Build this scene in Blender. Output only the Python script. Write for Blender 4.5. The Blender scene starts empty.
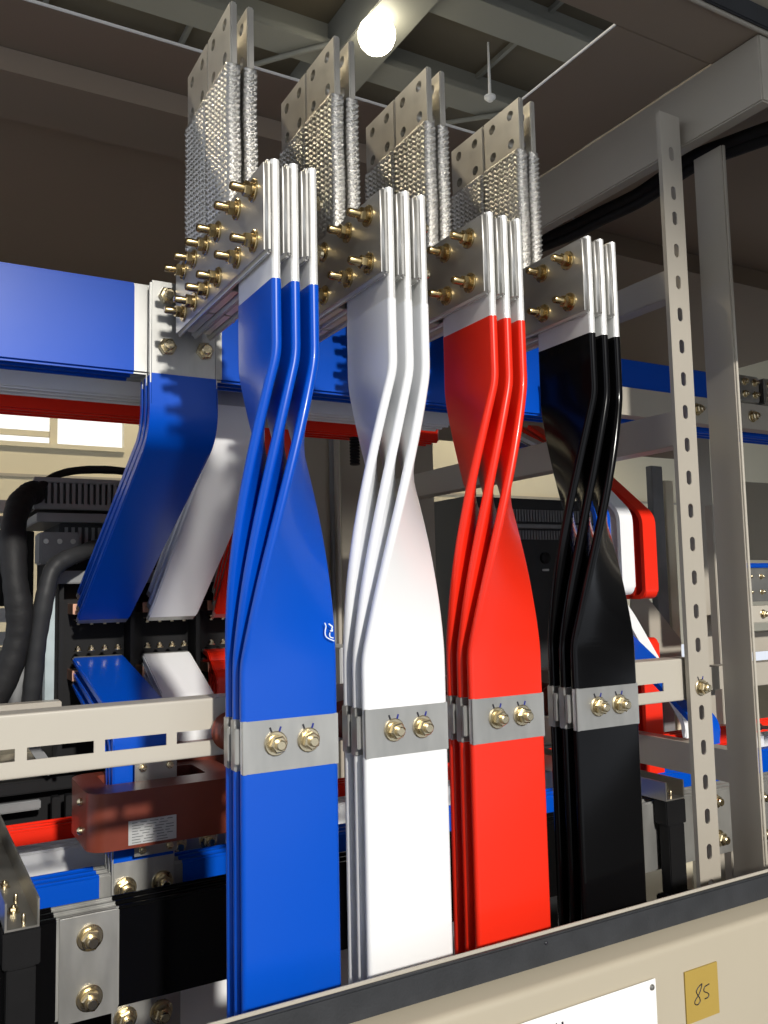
import bpy, bmesh, math, random
from mathutils import Vector, Matrix
random.seed(4)
scene = bpy.context.scene
COL = scene.collection

# ---------------------------------------------------------------- camera
YAW, PITCH, ROLL, FPX = 0.516484, 0.0911146, -0.0216134, 853.98
CAM = Vector((0, 0, 1.5))
fw = Vector((math.sin(YAW)*math.cos(PITCH), math.cos(YAW)*math.cos(PITCH), math.sin(PITCH)))
r0 = Vector((math.cos(YAW), -math.sin(YAW), 0)); u0 = r0.cross(fw)
rt = r0*math.cos(ROLL) + u0*math.sin(ROLL)
up = -r0*math.sin(ROLL) + u0*math.cos(ROLL)
cd = bpy.data.cameras.new('camera'); cam = bpy.data.objects.new('camera', cd); COL.objects.link(cam)
cd.sensor_fit = 'VERTICAL'; cd.sensor_height = 36; cd.lens = FPX/1024*36
cd.clip_start = 0.02; cd.clip_end = 200
M = Matrix((rt, up, -fw)).transposed().to_4x4(); M.translation = CAM
cam.matrix_world = M
scene.camera = cam
def ray(x, y): return rt*((x-384)/FPX) - up*((y-512)/FPX) + fw
def onY(x, y, Y): d = ray(x, y); return CAM + d*(Y/d.y)          # pixel to a point on the plane y = Y
def onX(x, y, X): d = ray(x, y); return CAM + d*(X/d.x)
def onZ(x, y, Z): d = ray(x, y); return CAM + d*((Z-CAM.z)/d.z)

# ---------------------------------------------------------------- light
scene.view_settings.view_transform = 'Standard'
scene.view_settings.look = 'None'
scene.view_settings.exposure = 0.0
scene.view_settings.gamma = 1.0
scene.view_settings.use_curve_mapping = False
w = bpy.data.worlds.new('world'); scene.world = w; w.use_nodes = True
bg = w.node_tree.nodes['Background']
bg.inputs[0].default_value = (0.86, 0.91, 1.0, 1); bg.inputs[1].default_value = 0.95
sd = bpy.data.lights.new('sun', 'SUN'); sd.energy = 3.5; sd.angle = math.radians(2.2); sd.color = (1, 0.955, 0.88)
sun = bpy.data.objects.new('sun', sd); COL.objects.link(sun)
sun.rotation_euler = Vector((0.07, 1.0, -0.44)).to_track_quat('-Z', 'Y').to_euler()
sun.location = (0, -12, 6)

# ---------------------------------------------------------------- materials
MATS = {}
def mat(name, col, rough=.5, metal=0., coat=0., noise=None, bump=0., bscale=80., spec=.5, stretch=None):
    m = bpy.data.materials.new(name); m.use_nodes = True
    nt = m.node_tree; b = nt.nodes['Principled BSDF']
    b.inputs['Base Color'].default_value = (*col, 1)
    b.inputs['Roughness'].default_value = rough; b.inputs['Metallic'].default_value = metal
    b.inputs['Coat Weight'].default_value = coat; b.inputs['Coat Roughness'].default_value = .08
    b.inputs['Specular IOR Level'].default_value = spec
    tc = nt.nodes.new('ShaderNodeTexCoord'); mp = nt.nodes.new('ShaderNodeMapping')
    nt.links.new(tc.outputs['Object'], mp.inputs[0])
    if stretch: mp.inputs['Scale'].default_value = stretch
    if noise:
        sc, amt, ramt = noise
        n = nt.nodes.new('ShaderNodeTexNoise'); n.inputs['Scale'].default_value = sc; n.inputs['Detail'].default_value = 6
        nt.links.new(mp.outputs[0], n.inputs['Vector'])
        mx = nt.nodes.new('ShaderNodeMix'); mx.data_type = 'RGBA'
        mx.inputs['A'].default_value = (*[c*(1-amt) for c in col], 1)
        mx.inputs['B'].default_value = (*[min(1, c*(1+amt)) for c in col], 1)
        nt.links.new(n.outputs['Fac'], mx.inputs['Factor']); nt.links.new(mx.outputs['Result'], b.inputs['Base Color'])
        mr = nt.nodes.new('ShaderNodeMapRange'); mr.inputs['To Min'].default_value = max(.02, rough-ramt); mr.inputs['To Max'].default_value = rough+ramt
        nt.links.new(n.outputs['Fac'], mr.inputs['Value']); nt.links.new(mr.outputs[0], b.inputs['Roughness'])
    if bump:
        n2 = nt.nodes.new('ShaderNodeTexNoise'); n2.inputs['Scale'].default_value = bscale; n2.inputs['Detail'].default_value = 3
        nt.links.new(mp.outputs[0], n2.inputs['Vector'])
        bp = nt.nodes.new('ShaderNodeBump'); bp.inputs['Strength'].default_value = bump; bp.inputs['Distance'].default_value = .002
        nt.links.new(n2.outputs['Fac'], bp.inputs['Height']); nt.links.new(bp.outputs[0], b.inputs['Normal'])
    MATS[name] = m
    return m
def emit(name, col, s):
    m = bpy.data.materials.new(name); m.use_nodes = True; nt = m.node_tree
    nt.nodes.remove(nt.nodes['Principled BSDF']); e = nt.nodes.new('ShaderNodeEmission')
    e.inputs[0].default_value = (*col, 1); e.inputs[1].default_value = s
    nt.links.new(e.outputs[0], nt.nodes['Material Output'].inputs[0]); MATS[name] = m
mat('blue', (0, .076, .53), .30, coat=.06, bump=.05, bscale=14, spec=.32)
mat('white', (.86, .87, .88), .28, coat=.25, bump=.04, bscale=14)
mat('red', (.82, .026, .009), .30, coat=.06, bump=.05, bscale=14, spec=.32)
mat('black', (.003, .003, .0034), .15, coat=.03, bump=.08, bscale=10, spec=.18)
mat('tin', (.47, .47, .45), .40, .72, noise=(22, .42, .14), stretch=(1, 1, .3))
mat('tin_bright', (.92, .92, .90), .44, .48, noise=(40, .06, .08))
mat('nickel', (.70, .67, .60), .38, .78, noise=(22, .15, .08), stretch=(.4, 1, 1))
mat('braid', (.60, .58, .54), .32, 1, bump=.4, bscale=900)
mat('link_metal', (.58, .57, .54), .42, .84, noise=(26, .2, .1), stretch=(1, .3, 1))
mat('zinc', (.58, .44, .22), .26, 1, noise=(60, .30, .10))
mat('zinc_pale', (.70, .60, .40), .28, 1, noise=(50, .22, .10))
mat('copper', (.80, .47, .34), .35, 1)
mat('cream', (.46, .41, .315), .42, noise=(5, .03, .04))
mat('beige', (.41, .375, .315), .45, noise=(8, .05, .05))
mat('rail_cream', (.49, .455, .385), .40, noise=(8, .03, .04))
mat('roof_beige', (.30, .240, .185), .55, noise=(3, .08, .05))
mat('gasket', (.026, .028, .032), .55, noise=(25, .35, .1), bump=.2, bscale=300)
mat('steel', (.42, .41, .38), .40, .9, noise=(14, .22, .1))
mat('resin', (.165, .032, .016), .38, noise=(14, .35, .12), coat=.15)
mat('phenolic', (.007, .007, .008), .62, noise=(30, .3, .1), spec=.22)
mat('dark_plastic', (.026, .027, .029), .55, noise=(20, .3, .1), spec=.3)
mat('grey_plastic', (.20, .205, .21), .5, noise=(20, .2, .1))
mat('zinc_frame', (.40, .47, .48), .42, .4, noise=(25, .12, .1))
mat('olive_panel', (.36, .325, .255), .5, noise=(2, .10, .05))
mat('cable', (.014, .014, .015), .62, bump=.6, bscale=60, spec=.3)
mat('wall_paint', (.72, .66, .50), .7, noise=(.8, .05, .05))
mat('hall_wall', (.11, .105, .095), .8, noise=(.5, .1, .05))
mat('concrete', (.10, .10, .095), .7, noise=(3, .12, .1))
mat('ceil_board', (.13, .11, .075), .8, noise=(.9, .25, .05))
mat('ceil_steel', (.23, .23, .20), .6, noise=(1.2, .12, .05))
mat('paper_tan', (.40, .275, .055), .7, noise=(30, .05, .05))
mat('nameplate', (.90, .90, .89), .3)
mat('ink', (.012, .012, .02), .5)
mat('ink_blue', (.01, .02, .22), .5)
mat('chalk', (.82, .90, .95), .6)
mat('label_silver', (.52, .53, .53), .45, .3)
mat('print_grey', (.16, .17, .17), .6)
mat('glass', (.8, .9, .9), .05)
MATS['glass'].node_tree.nodes['Principled BSDF'].inputs['Transmission Weight'].default_value = 1
emit('lamp_glow', (1, .92, .72), 14)
emit('daylight', (1, .99, .95), 1.25)

# ---------------------------------------------------------------- helpers
def link(name, me, m=None, parent=None, loc=None):
    o = bpy.data.objects.new(name, me); COL.objects.link(o)
    if m and me is not None and not me.materials: me.materials.append(MATS[m])
    if parent is not None:
        o.parent = parent
        pl = world_loc(parent)
        o.location = (Vector(loc) if loc is not None else Vector((0, 0, 0))) - pl
    elif loc is not None: o.location = loc
    return o
def world_loc(o):
    v = Vector(o.location); p = o.parent
    while p is not None: v += Vector(p.location); p = p.parent
    return v
def tag(o, label, cat, group=None, kind=None):
    if label: o['label'] = label
    if cat: o['category'] = cat
    if group: o['group'] = group
    if kind: o['kind'] = kind
    return o
def thing(name, label, cat, loc, group=None):
    o = bpy.data.objects.new(name, None); COL.objects.link(o); o.location = loc; o.empty_display_size = .02
    return tag(o, label, cat, group)
def mesh(bm, smooth=None):
    bmesh.ops.recalc_face_normals(bm, faces=bm.faces)
    me = bpy.data.meshes.new('m'); bm.to_mesh(me); bm.free()
    if smooth is not None:
        for p in me.polygons: p.use_smooth = True
        me.set_sharp_from_angle(angle=math.radians(smooth))
    return me
def bbox_bm(bm, x0, x1, y0, y1, z0, z1, bev=0., seg=2):
    r = bmesh.ops.create_cube(bm, size=1, matrix=Matrix.Translation(((x0+x1)/2, (y0+y1)/2, (z0+z1)/2)) @ Matrix.Diagonal((abs(x1-x0), abs(y1-y0), abs(z1-z0), 1)))
    if bev:
        es = list({e for v in r['verts'] for e in v.link_edges})
        bmesh.ops.bevel(bm, geom=es, offset=bev, segments=seg, affect='EDGES', clamp_overlap=True)
def box(name, x0, x1, y0, y1, z0, z1, m, parent=None, bev=.0012, seg=2):
    """mesh with its origin at the bottom centre"""
    c = Vector(((x0+x1)/2, (y0+y1)/2, min(z0, z1)))
    bm = bmesh.new(); bbox_bm(bm, x0-c.x, x1-c.x, y0-c.y, y1-c.y, z0-c.z, z1-c.z, bev, seg)
    return link(name, mesh(bm, 40 if bev else None), m, parent, c)
def prism(name, poly, axis, a0, a1, m, parent=None, smooth=35, bev=0):
    """closed outline swept along an axis; axis 0: poly=(y,z), 1: (x,z), 2: (x,y)"""
    def P(p, a): return Vector((a, p[0], p[1])) if axis == 0 else Vector((p[0], a, p[1])) if axis == 1 else Vector((p[0], p[1], a))
    bm = bmesh.new()
    A = [bm.verts.new(P(p, a0)) for p in poly]; B = [bm.verts.new(P(p, a1)) for p in poly]
    n = len(poly)
    for i in range(n): bm.faces.new((A[i], A[(i+1) % n], B[(i+1) % n], B[i]))
    if not bev:
        for R_ in (A, B): bmesh.ops.triangle_fill(bm, use_beauty=True, edges=[bm.edges.get((R_[i], R_[(i+1) % n])) for i in range(n)])
    else:
        f0 = bm.faces.new(A); f1 = bm.faces.new(B)
        es = list(set(f0.edges) | set(f1.edges)); bmesh.ops.bevel(bm, geom=es, offset=bev, segments=2, affect='EDGES')
    bmesh.ops.triangulate(bm, faces=[f for f in bm.faces if len(f.verts) > 4], ngon_method='EAR_CLIP')
    c = sum((v.co for v in bm.verts), Vector())/len(bm.verts); c.z = min(v.co.z for v in bm.verts)
    for v in bm.verts: v.co -= c
    return link(name, mesh(bm, smooth), m, parent, c)
def strip(path, t, side=1, rad=.02, n=6):
    """outline of a bent flat bar: path of (a,b) points, bends rounded, thickness t to one side"""
    pts = [Vector(p) for p in path]; c = [pts[0]]
    for i in range(1, len(pts)-1):
        p, q, s = pts[i-1], pts[i], pts[i+1]; d0 = (p-q).normalized(); d1 = (s-q).normalized()
        L = min(rad, (p-q).length*.45, (s-q).length*.45)
        for k in range(n+1):
            u = k/n; c.append((q+d0*L)*(1-u)**2 + q*2*u*(1-u) + (q+d1*L)*u*u)
    c.append(pts[-1]); off = []
    for i, p in enumerate(c):
        d = (c[min(i+1, len(c)-1)]-c[max(i-1, 0)]).normalized(); off.append(p + Vector((-d.y, d.x))*t*side)
    return [tuple(p) for p in c] + [tuple(p) for p in reversed(off)]
def tube_bm(bm, pts, r, n=10, closed=False):
    pts = [Vector(p) for p in pts]; rings = []
    rr = r if isinstance(r, (list, tuple)) else [r]*len(pts)
    ref = Vector((.31, .17, .93))
    for i, p in enumerate(pts):
        d = (pts[min(i+1, len(pts)-1)]-pts[max(i-1, 0)]).normalized()
        a = d.cross(ref) if i == 0 else a - d*a.dot(d)      # carry the frame along
        if a.length < 1e-4: a = d.cross(Vector((1, 0, 0)))
        a.normalize(); b = d.cross(a)
        rings.append([bm.verts.new(p + (a*math.cos(2*math.pi*k/n) + b*math.sin(2*math.pi*k/n))*rr[i]) for k in range(n)])
    for A, B in zip(rings, rings[1:]):
        for k in range(n): bm.faces.new((A[k], A[(k+1) % n], B[(k+1) % n], B[k]))
    bm.faces.new(rings[0]); bm.faces.new(rings[-1])
def smooth_path(P, n=8):
    P = [Vector(p) for p in P]; out = []
    for i in range(len(P)-1):
        p0, p1, p2, p3 = P[max(i-1, 0)], P[i], P[i+1], P[min(i+2, len(P)-1)]
        for k in range(n):
            t = k/n; out.append(.5*((2*p1)+(p2-p0)*t+(2*p0-5*p1+4*p2-p3)*t*t+(3*p1-p0-3*p2+p3)*t**3))
    return out+[P[-1]]
def tube(name, pts, r, m, parent=None, n=12):
    bm = bmesh.new(); tube_bm(bm, pts, r, n)
    c = Vector(pts[0]);
    for v in bm.verts: v.co -= c
    return link(name, mesh(bm, 50), m, parent, c)
def lathe_bm(bm, prof, n=20, hexa=False):
    """closed solid about +Z, prof = [(r,z),...]"""
    rings = []
    for r, z in prof: rings.append([bm.verts.new((r*math.cos(2*math.pi*k/n), r*math.sin(2*math.pi*k/n), z)) for k in range(n)])
    for A, B in zip(rings, rings[1:]):
        for k in range(n): bm.faces.new((A[k], A[(k+1) % n], B[(k+1) % n], B[k]))
    bm.faces.new(rings[0]); bm.faces.new(rings[-1])
def lathe(name, prof, m, loc, rot=None, parent=None, n=24):
    bm = bmesh.new(); lathe_bm(bm, prof, n); o = link(name, mesh(bm, 35), m, parent, loc)
    if rot: o.rotation_euler = rot
    return o
def loop_pts(cx, cy, rx, ry, n=20):
    """stadium slot or round hole (rx == ry) centred on cx, cy"""
    out = []; r = min(rx, ry); ex, ey = rx-r, ry-r
    for k in range(n):
        a = 2*math.pi*(k+.5)/n; c, s = math.cos(a), math.sin(a)
        out.append((cx + c*r + math.copysign(ex, c), cy + s*r + math.copysign(ey, s)))
    return out
def rect_pts(x0, x1, y0, y1): return [(x0, y0), (x1, y0), (x1, y1), (x0, y1)]
def perforated(name, outline, holes, t, xf, m, parent=None, loc=(0, 0, 0), bev=0):
    """flat plate with real holes; outline and holes in (u,v), thickness t along +w, xf maps (u,v,w)->xyz"""
    bm = bmesh.new(); edges = []
    for lp in [outline]+holes:
        vs = [bm.verts.new((p[0], p[1], 0)) for p in lp]
        edges += [bm.edges.new((vs[i], vs[(i+1) % len(vs)])) for i in range(len(vs))]
    bmesh.ops.triangle_fill(bm, use_beauty=True, use_dissolve=False, edges=edges)
    ex = bmesh.ops.extrude_face_region(bm, geom=list(bm.faces))
    for v in ex['geom']:
        if isinstance(v, bmesh.types.BMVert): v.co.z += t
    for v in bm.verts: v.co = xf(v.co)
    return link(name, mesh(bm, 30), m, parent, loc)

# bolt meshes (axis +Z, seat at z=0), shared
def make_bolt(r_hex, h0, h_hex, r_tip, tip):
    bm = bmesh.new()
    lathe_bm(bm, [(r_hex*.98, h0), (r_hex*1.02, h0+h_hex*.12), (r_hex*1.02, h0+h_hex*.86), (r_hex*.86, h0+h_hex)], 6)
    lathe_bm(bm, [(r_tip, h0+h_hex*.5), (r_tip, h0+h_hex+tip*.85), (r_tip*.78, h0+h_hex+tip)], 14)
    lathe_bm(bm, [(r_hex*.98, h0*.5), (r_hex*.98, h0*1.02)], 18)   # spring washer
    return mesh(bm, 30)
def make_washer(r, h):
    bm = bmesh.new(); lathe_bm(bm, [(r*.97, -.0004), (r, h*.3), (r, h*.75), (r*.93, h)], 24); return mesh(bm, 30)
B_BIG = make_bolt(.0108, .0056, .0088, .0064, .006)
B_LONG = make_bolt(.0098, .0058, .0090, .0060, .017)
B_SMALL = make_bolt(.0068, .0030, .0055, .0040, .004)
B_XL = make_bolt(.0150, .008, .0125, .0092, .010); W_XL = make_washer(.0205, .0042)
W_BIG = make_washer(.0150, .0030); W_LONG = make_washer(.0150, .0030); W_SMALL = make_washer(.0095, .0018)
for me_, m_ in ((B_XL, 'zinc_pale'), (W_XL, 'zinc_pale'), (B_BIG, 'zinc_pale'), (B_LONG, 'zinc'), (B_SMALL, 'zinc_pale'), (W_BIG, 'zinc_pale'), (W_LONG, 'zinc'), (W_SMALL, 'zinc_pale')): me_.materials.append(MATS[m_])
def mark_mesh(m):
    bm = bmesh.new(); bbox_bm(bm, -.0011, .0011, 0, .0085, -.0002, .0006); me = mesh(bm); me.materials.append(MATS[m]); return me
MK_BLACK, MK_BLUE = mark_mesh('ink'), mark_mesh('ink_blue')
ROT = {'-y': (math.pi/2, 0, 0), '-x': (0, -math.pi/2, 0), '+x': (0, math.pi/2, 0), 'z': (0, 0, 0), '-z': (math.pi, 0, 0), '+y': (-math.pi/2, 0, 0)}
def bolt(p, axis, parent, size='big', marks=False, name='bolt'):
    bme, wme = {'big': (B_BIG, W_BIG), 'long': (B_LONG, W_LONG), 'xl': (B_XL, W_XL), 'small': (B_SMALL, W_SMALL)}[size]
    b = link(name, bme, None, parent, p); b.rotation_euler = ROT[axis]
    b.rotation_euler.rotate_axis('Z', random.uniform(0, 1))
    b['spin'] = 0
    ws = bpy.data.objects.new('washer', wme); COL.objects.link(ws); ws.parent = b
    if marks:
        base = Matrix.Rotation(ROT[axis][0], 4, 'X') @ Matrix.Rotation(ROT[axis][1], 4, 'Y')
        inv = b.rotation_euler.to_matrix().to_4x4().inverted()
        for me_, ang in ((MK_BLACK, .35), (MK_BLUE, -.35)):
            k = bpy.data.objects.new('marker_line', me_); COL.objects.link(k); k.parent = b
            # strokes stand above the bolt on the plate, leaning outwards
            kw = base @ Matrix.Translation((-math.sin(ang)*.0125, math.cos(ang)*.0125, .0001)) @ Matrix.Rotation(ang, 4, 'Z')
            k.matrix_local = inv @ kw
    del b['spin']
    return b

# ================================================================ SETTING
tag(box('floor', -6, 12, -3, 14, -.1, 0, 'concrete', bev=0), 'grey concrete factory floor below the switchgear', 'floor', kind='structure')
CY = -7.0
ceil = tag(box('ceiling', -9, 22, CY, 16, 8.0, 8.1, 'ceil_board', bev=0), 'dark factory ceiling boards behind steel beams', 'ceiling', kind='structure')
box('girder', 4.12, 4.66, CY, 16, 7.5, 8.0, 'ceil_steel', ceil, .01)
box('girder', 11.0, 11.5, CY, 16, 7.5, 8.0, 'ceil_steel', ceil, .01)
for y in (-5.85, -4.45, -3.05, -1.65, -.25, 1.15, 2.55, 3.95, 5.35, 6.75, 8.15, 9.55, 10.95, 12.35, 13.75):
    g = box('purlin', -9, 22, y, y+.42, 7.62, 7.70, 'ceil_steel', ceil, .008)
    box('purlin_web', -9, 22, y+.17, y+.25, 7.70, 8.0, 'ceil_steel', g, 0)
for x in (1.2, 2.7, 6.2, 7.7, 9.2): box('ceiling_joint', x, x+.05, CY, 16, 7.94, 8.0, 'ceil_steel', ceil, 0)
cp = tube('conduit', [(2.2, 10.4, 7.585), (3.6, 8.6, 7.585), (4.1, 8.0, 7.585)], .03, 'ceil_steel', ceil)
tube('conduit', [(5.6, 9.3, 7.585), (7.6, 7.4, 7.585), (9.0, 6.2, 7.585)], .03, 'ceil_steel', ceil)
spk = onZ(490, 98, 7.3)
sk = thing('sprinkler_head', 'small white sprinkler head hanging from ceiling pipe', 'sprinkler', spk)
lathe('escutcheon', [(.012, .699), (.02, .03), (.07, .02), (.07, 0), (.03, -.04)], 'nameplate', spk, None, sk)
def lamp(p, label):
    t = thing('high_bay_lamp', label, 'lamp', p, 'high-bay lamps of the hall')
    lathe('lamp_globe', [(.20*math.sin(math.radians(a_)), .13-.20*math.cos(math.radians(a_))) for a_ in (3, 20, 40, 60, 80, 100, 120, 140, 150)], 'lamp_glow', p, None, t, 32)
    lathe('lamp_housing', [(.09, .285), (.09, .288), (.08, .29), (.06, .291), (.03, .22), (.03, .298)], 'grey_plastic', p, None, t, 32)
    ld = bpy.data.lights.new('lamp_light', 'SPOT'); ld.energy = LAMP_W; ld.color = (1, .86, .62); ld.spot_size = math.radians(140); ld.spot_blend = .4; ld.shadow_soft_size = .2
    o = bpy.data.objects.new('lamp_light', ld); COL.objects.link(o); o.parent = t; o.location = (0, 0, -.10)
LAMP_W = 650
lp = onZ(377, 47, 7.2)
lamp(lp, 'round glowing high-bay lamp hung from the steel girder')
lamp(Vector((lp.x-6.2, 4.9, 7.2)), 'high-bay lamp above the left end, outside the picture')
for k_, gx in (('left', -1.9), ('middle', lp.x), ('right', 11.25)): lamp(Vector((gx, 12.2, 7.2)), 'added high-bay lamp brightening the far cream wall, %s one of three, outside the picture' % k_)  # lamps added out of view to brighten the far wall
box('girder', lp.x-6.2-.27, lp.x-6.2+.27, CY, 16, 7.5, 8.0, 'ceil_steel', ceil, .01)
# unseen hall wall added to limit skylight; door header set to shade post tops
wf = tag(box('wall_front', -9, -4.0, -7.2, -7.0, 0, 8.0, 'hall_wall', bev=0), 'unseen hall wall added behind the camera, its tall doorway shaping the sunlight', 'wall', kind='structure')
box('wall_panel', 5.5, 22, -7.2, -7.0, 0, 8.0, 'hall_wall', wf, 0)
box('wall_panel', -4.0, 5.5, -7.2, -7.0, 2.245+.44*8.108, 8.0, 'hall_wall', wf, 0)
tag(box('wall_right', 22, 22.2, -7.2, 15, 0, 8.0, 'hall_wall', bev=0), 'far end wall of the hall', 'wall', kind='structure')
YW = 15.0
wb = tag(box('wall_back', -9, 1.0, YW, YW+.2, 0, 8.0, 'wall_paint', bev=0), 'cream painted factory wall seen past the switchgear', 'wall', kind='structure')
zt, zb = onY(0, 385, YW).z, onY(0, 441, YW).z
xw1 = onY(124, 430, YW).x
for x0, x1, z0, z1 in ((1.0, 22, zt, 8), (1.0, 22, 0, zb), (xw1, 22, zb, zt)):
    box('wall_panel', x0, x1, YW, YW+.2, z0, z1, 'wall_paint', wb, 0)
win = tag(thing('window_1', None, None, (2.2, YW+.05, zb)), 'bright daylit factory window beyond the busbars', 'window', kind='structure')
box('daylight_pane', 1.0, xw1, YW+.15, YW+.16, zb, zt, 'daylight', win, 0)
xm = onY(54, 430, YW).x
box('mullion', xm-.06, xm+.06, YW+.02, YW+.1, zb, zt, 'wall_paint', win, .004)
box('mullion', 1.0, 1.1, YW+.02, YW+.1, zb, zt, 'wall_paint', win, .004)
box('window_sill', 1.0, xw1, YW-.08, YW+.1, zb-.08, zb, 'wall_paint', win, .004)
zr = onY(20, 432, YW).z
box('sash_rail', 1.1, xm-.06, YW+.04, YW+.09, zr-.05, zr+.05, 'wall_paint', win, .004)
tag(box('trim_1', -3, 20, YW-.03, YW, onY(0, 473, YW).z-.05, onY(0, 473, YW).z, 'beige', None, 0), 'thin horizontal trim line along the cream wall', 'trim', kind='structure')

# ---------------------------------------------------------------- cabinet shell
RZ = 2.50
def panel(name, *a, label, cat='panel', m='roof_beige', group=None):
    return tag(box(name, *a, m, None, .001), label, cat, group)
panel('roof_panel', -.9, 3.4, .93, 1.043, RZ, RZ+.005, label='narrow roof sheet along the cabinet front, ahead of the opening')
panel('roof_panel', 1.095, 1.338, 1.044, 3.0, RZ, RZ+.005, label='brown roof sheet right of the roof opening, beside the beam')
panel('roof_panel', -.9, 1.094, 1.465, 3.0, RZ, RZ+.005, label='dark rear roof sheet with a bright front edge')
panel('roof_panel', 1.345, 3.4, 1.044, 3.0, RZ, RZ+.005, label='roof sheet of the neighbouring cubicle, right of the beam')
tag(box('lit_edge_strip', -.9, 1.094, 1.4615, 1.4648, RZ+.000, RZ+.0055, 'nameplate', None, .0008), 'white strip imitating the lit front edge of the rear roof sheet', 'trim')  # white strip added where the sheet edge catches light
tag(box('lit_edge_strip', 1.0915, 1.0948, 1.044, 1.461, RZ+.000, RZ+.0055, 'nameplate', None, .0008), 'white strip imitating the lit edge at the right side of the roof opening', 'trim')  # same white stand-in for light on the right-hand edge
def channel_poly(y0, y1, z0, z1, t): return [(y0, z0), (y1, z0), (y1, z0+t), (y0+t, z0+t), (y0+t, z1-t), (y1, z1-t), (y1, z1), (y0, z1)]
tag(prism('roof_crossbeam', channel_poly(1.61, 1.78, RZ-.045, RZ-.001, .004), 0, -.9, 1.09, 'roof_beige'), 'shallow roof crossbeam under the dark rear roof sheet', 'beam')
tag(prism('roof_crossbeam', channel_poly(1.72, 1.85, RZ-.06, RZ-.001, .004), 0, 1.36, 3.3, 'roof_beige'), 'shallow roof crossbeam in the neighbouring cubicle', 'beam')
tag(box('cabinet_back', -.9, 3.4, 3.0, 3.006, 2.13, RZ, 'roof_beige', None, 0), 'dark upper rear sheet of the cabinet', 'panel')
# lintel with its gasket
ln = thing('front_lintel', 'cream front lintel with dark door gasket along the top of the cabinet', 'lintel', (1.2, .92, RZ))
prism('lintel_panel', strip([(.928, RZ+.045), (.902, RZ+.05), (.902, RZ+.26)], .002, 1, .012), 0, -.9, 1.372, 'cream', ln)
box('flange', -.9, 1.372, .929, .934, RZ-.004, RZ+.26, 'beige', ln, .001)
box('gasket', -.9, 1.372, .922, .929, RZ+.002, RZ+.042, 'gasket', ln, .002)
cdr = thing('shade_door', 'unseen cream door added at the neighbouring cubicle to shade the blue busbar', 'door', (2.4, .92, 2.0))  # added out of view to keep sun off the right-hand blue busbar
box('door_sheet', 1.376, 3.4, .900, .932, 2.0, RZ+.26, 'cream', cdr, .004)
box('door_handle', 1.42, 1.44, .870, .900, 2.2, 2.32, 'dark_plastic', cdr, .004)
# lower front panel
fp = thing('front_panel', 'cream lower front panel with dark rubber gasket along its top', 'panel', (.9, .92, 0))
prism('panel_sheet', strip([(.934, 1.000), (.899, .992), (.899, 0)], .003, 1, .009), 0, -.9, 3.4, 'cream', fp, 40)
box('flange', -.9, 3.4, .9345, .938, .0, 1.0405, 'rail_cream', fp, .0008)
box('gasket', -.9, 3.4, .926, .9345, 1.0015, 1.0375, 'gasket', fp, .002)
gp = onY(546, 943, .926); lathe('gasket_pin', [(.0025, 0), (.0025, .001), (.001, .002)], 'ink', gp, ROT['-y'], fp, 10)

YP = .8955
# nameplate
np0 = onY(655, 978, YP)
pl = thing('nameplate', 'white nameplate riveted to the cream front panel', 'nameplate', (np0.x-.2, YP, np0.z-.2))
box('plate', np0.x-.46, np0.x, YP-.0015, YP+.0005, np0.z-.22, np0.z, 'nameplate', pl, .0008)
for dx, dz in ((-.0085, -.0095), (-.4515, -.0095), (-.0085, -.2105), (-.4515, -.2105)):
    lathe('rivet', [(.0042, -.0005), (.0042, .001), (.003, .0025), (.001, .003)], 'steel', (np0.x+dx, YP-.0015, np0.z+dz), ROT['-y'], pl, 14)
for px, wd in ((562.5, .0028), (556.5, .0016)):
    q = onY(px, 1021.8 if px > 560 else 1023.2, YP-.002); bm = bmesh.new(); bbox_bm(bm, -wd/2, wd/2, -.0002, .0002, -.016, 0)
    link('lettering', mesh(bm), 'ink', pl, q)
# note with handwritten 85
n0, n1 = onY(685.3, 973.2, YP), onY(717.6, 961.8, YP); n2 = onY(720.3, 1013, YP)
nt_ = thing('paper_note', 'tan square paper note with handwritten 85 on the cream panel', 'note', ((n0.x+n1.x)/2, YP, n2.z))
box('paper', n0.x, n1.x, YP+.0012, YP+.0032, n2.z, (n0.z+n1.z)/2, 'paper_tan', nt_, 0)
def stroke(name, pix, Y, r, m, parent):
    pts = [onY(*p, Y) for p in pix]; return tube(name, smooth_path(pts, 5), r, m, parent, 6)
z6 = lambda L: [(640+a/6, 960+b/6) for a, b in L]
stroke('digit', z6([(372, 142), (352, 160), (338, 188), (346, 210), (357, 226), (360, 248), (346, 268), (330, 264), (332, 242), (352, 210), (366, 170), (371, 145)]), YP+.001, .0008, 'ink', nt_)
stroke('digit', z6([(415, 143), (400, 152), (386, 164), (384, 188), (404, 196), (413, 208), (406, 224), (388, 233)]), YP+.001, .0008, 'ink', nt_)

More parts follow.
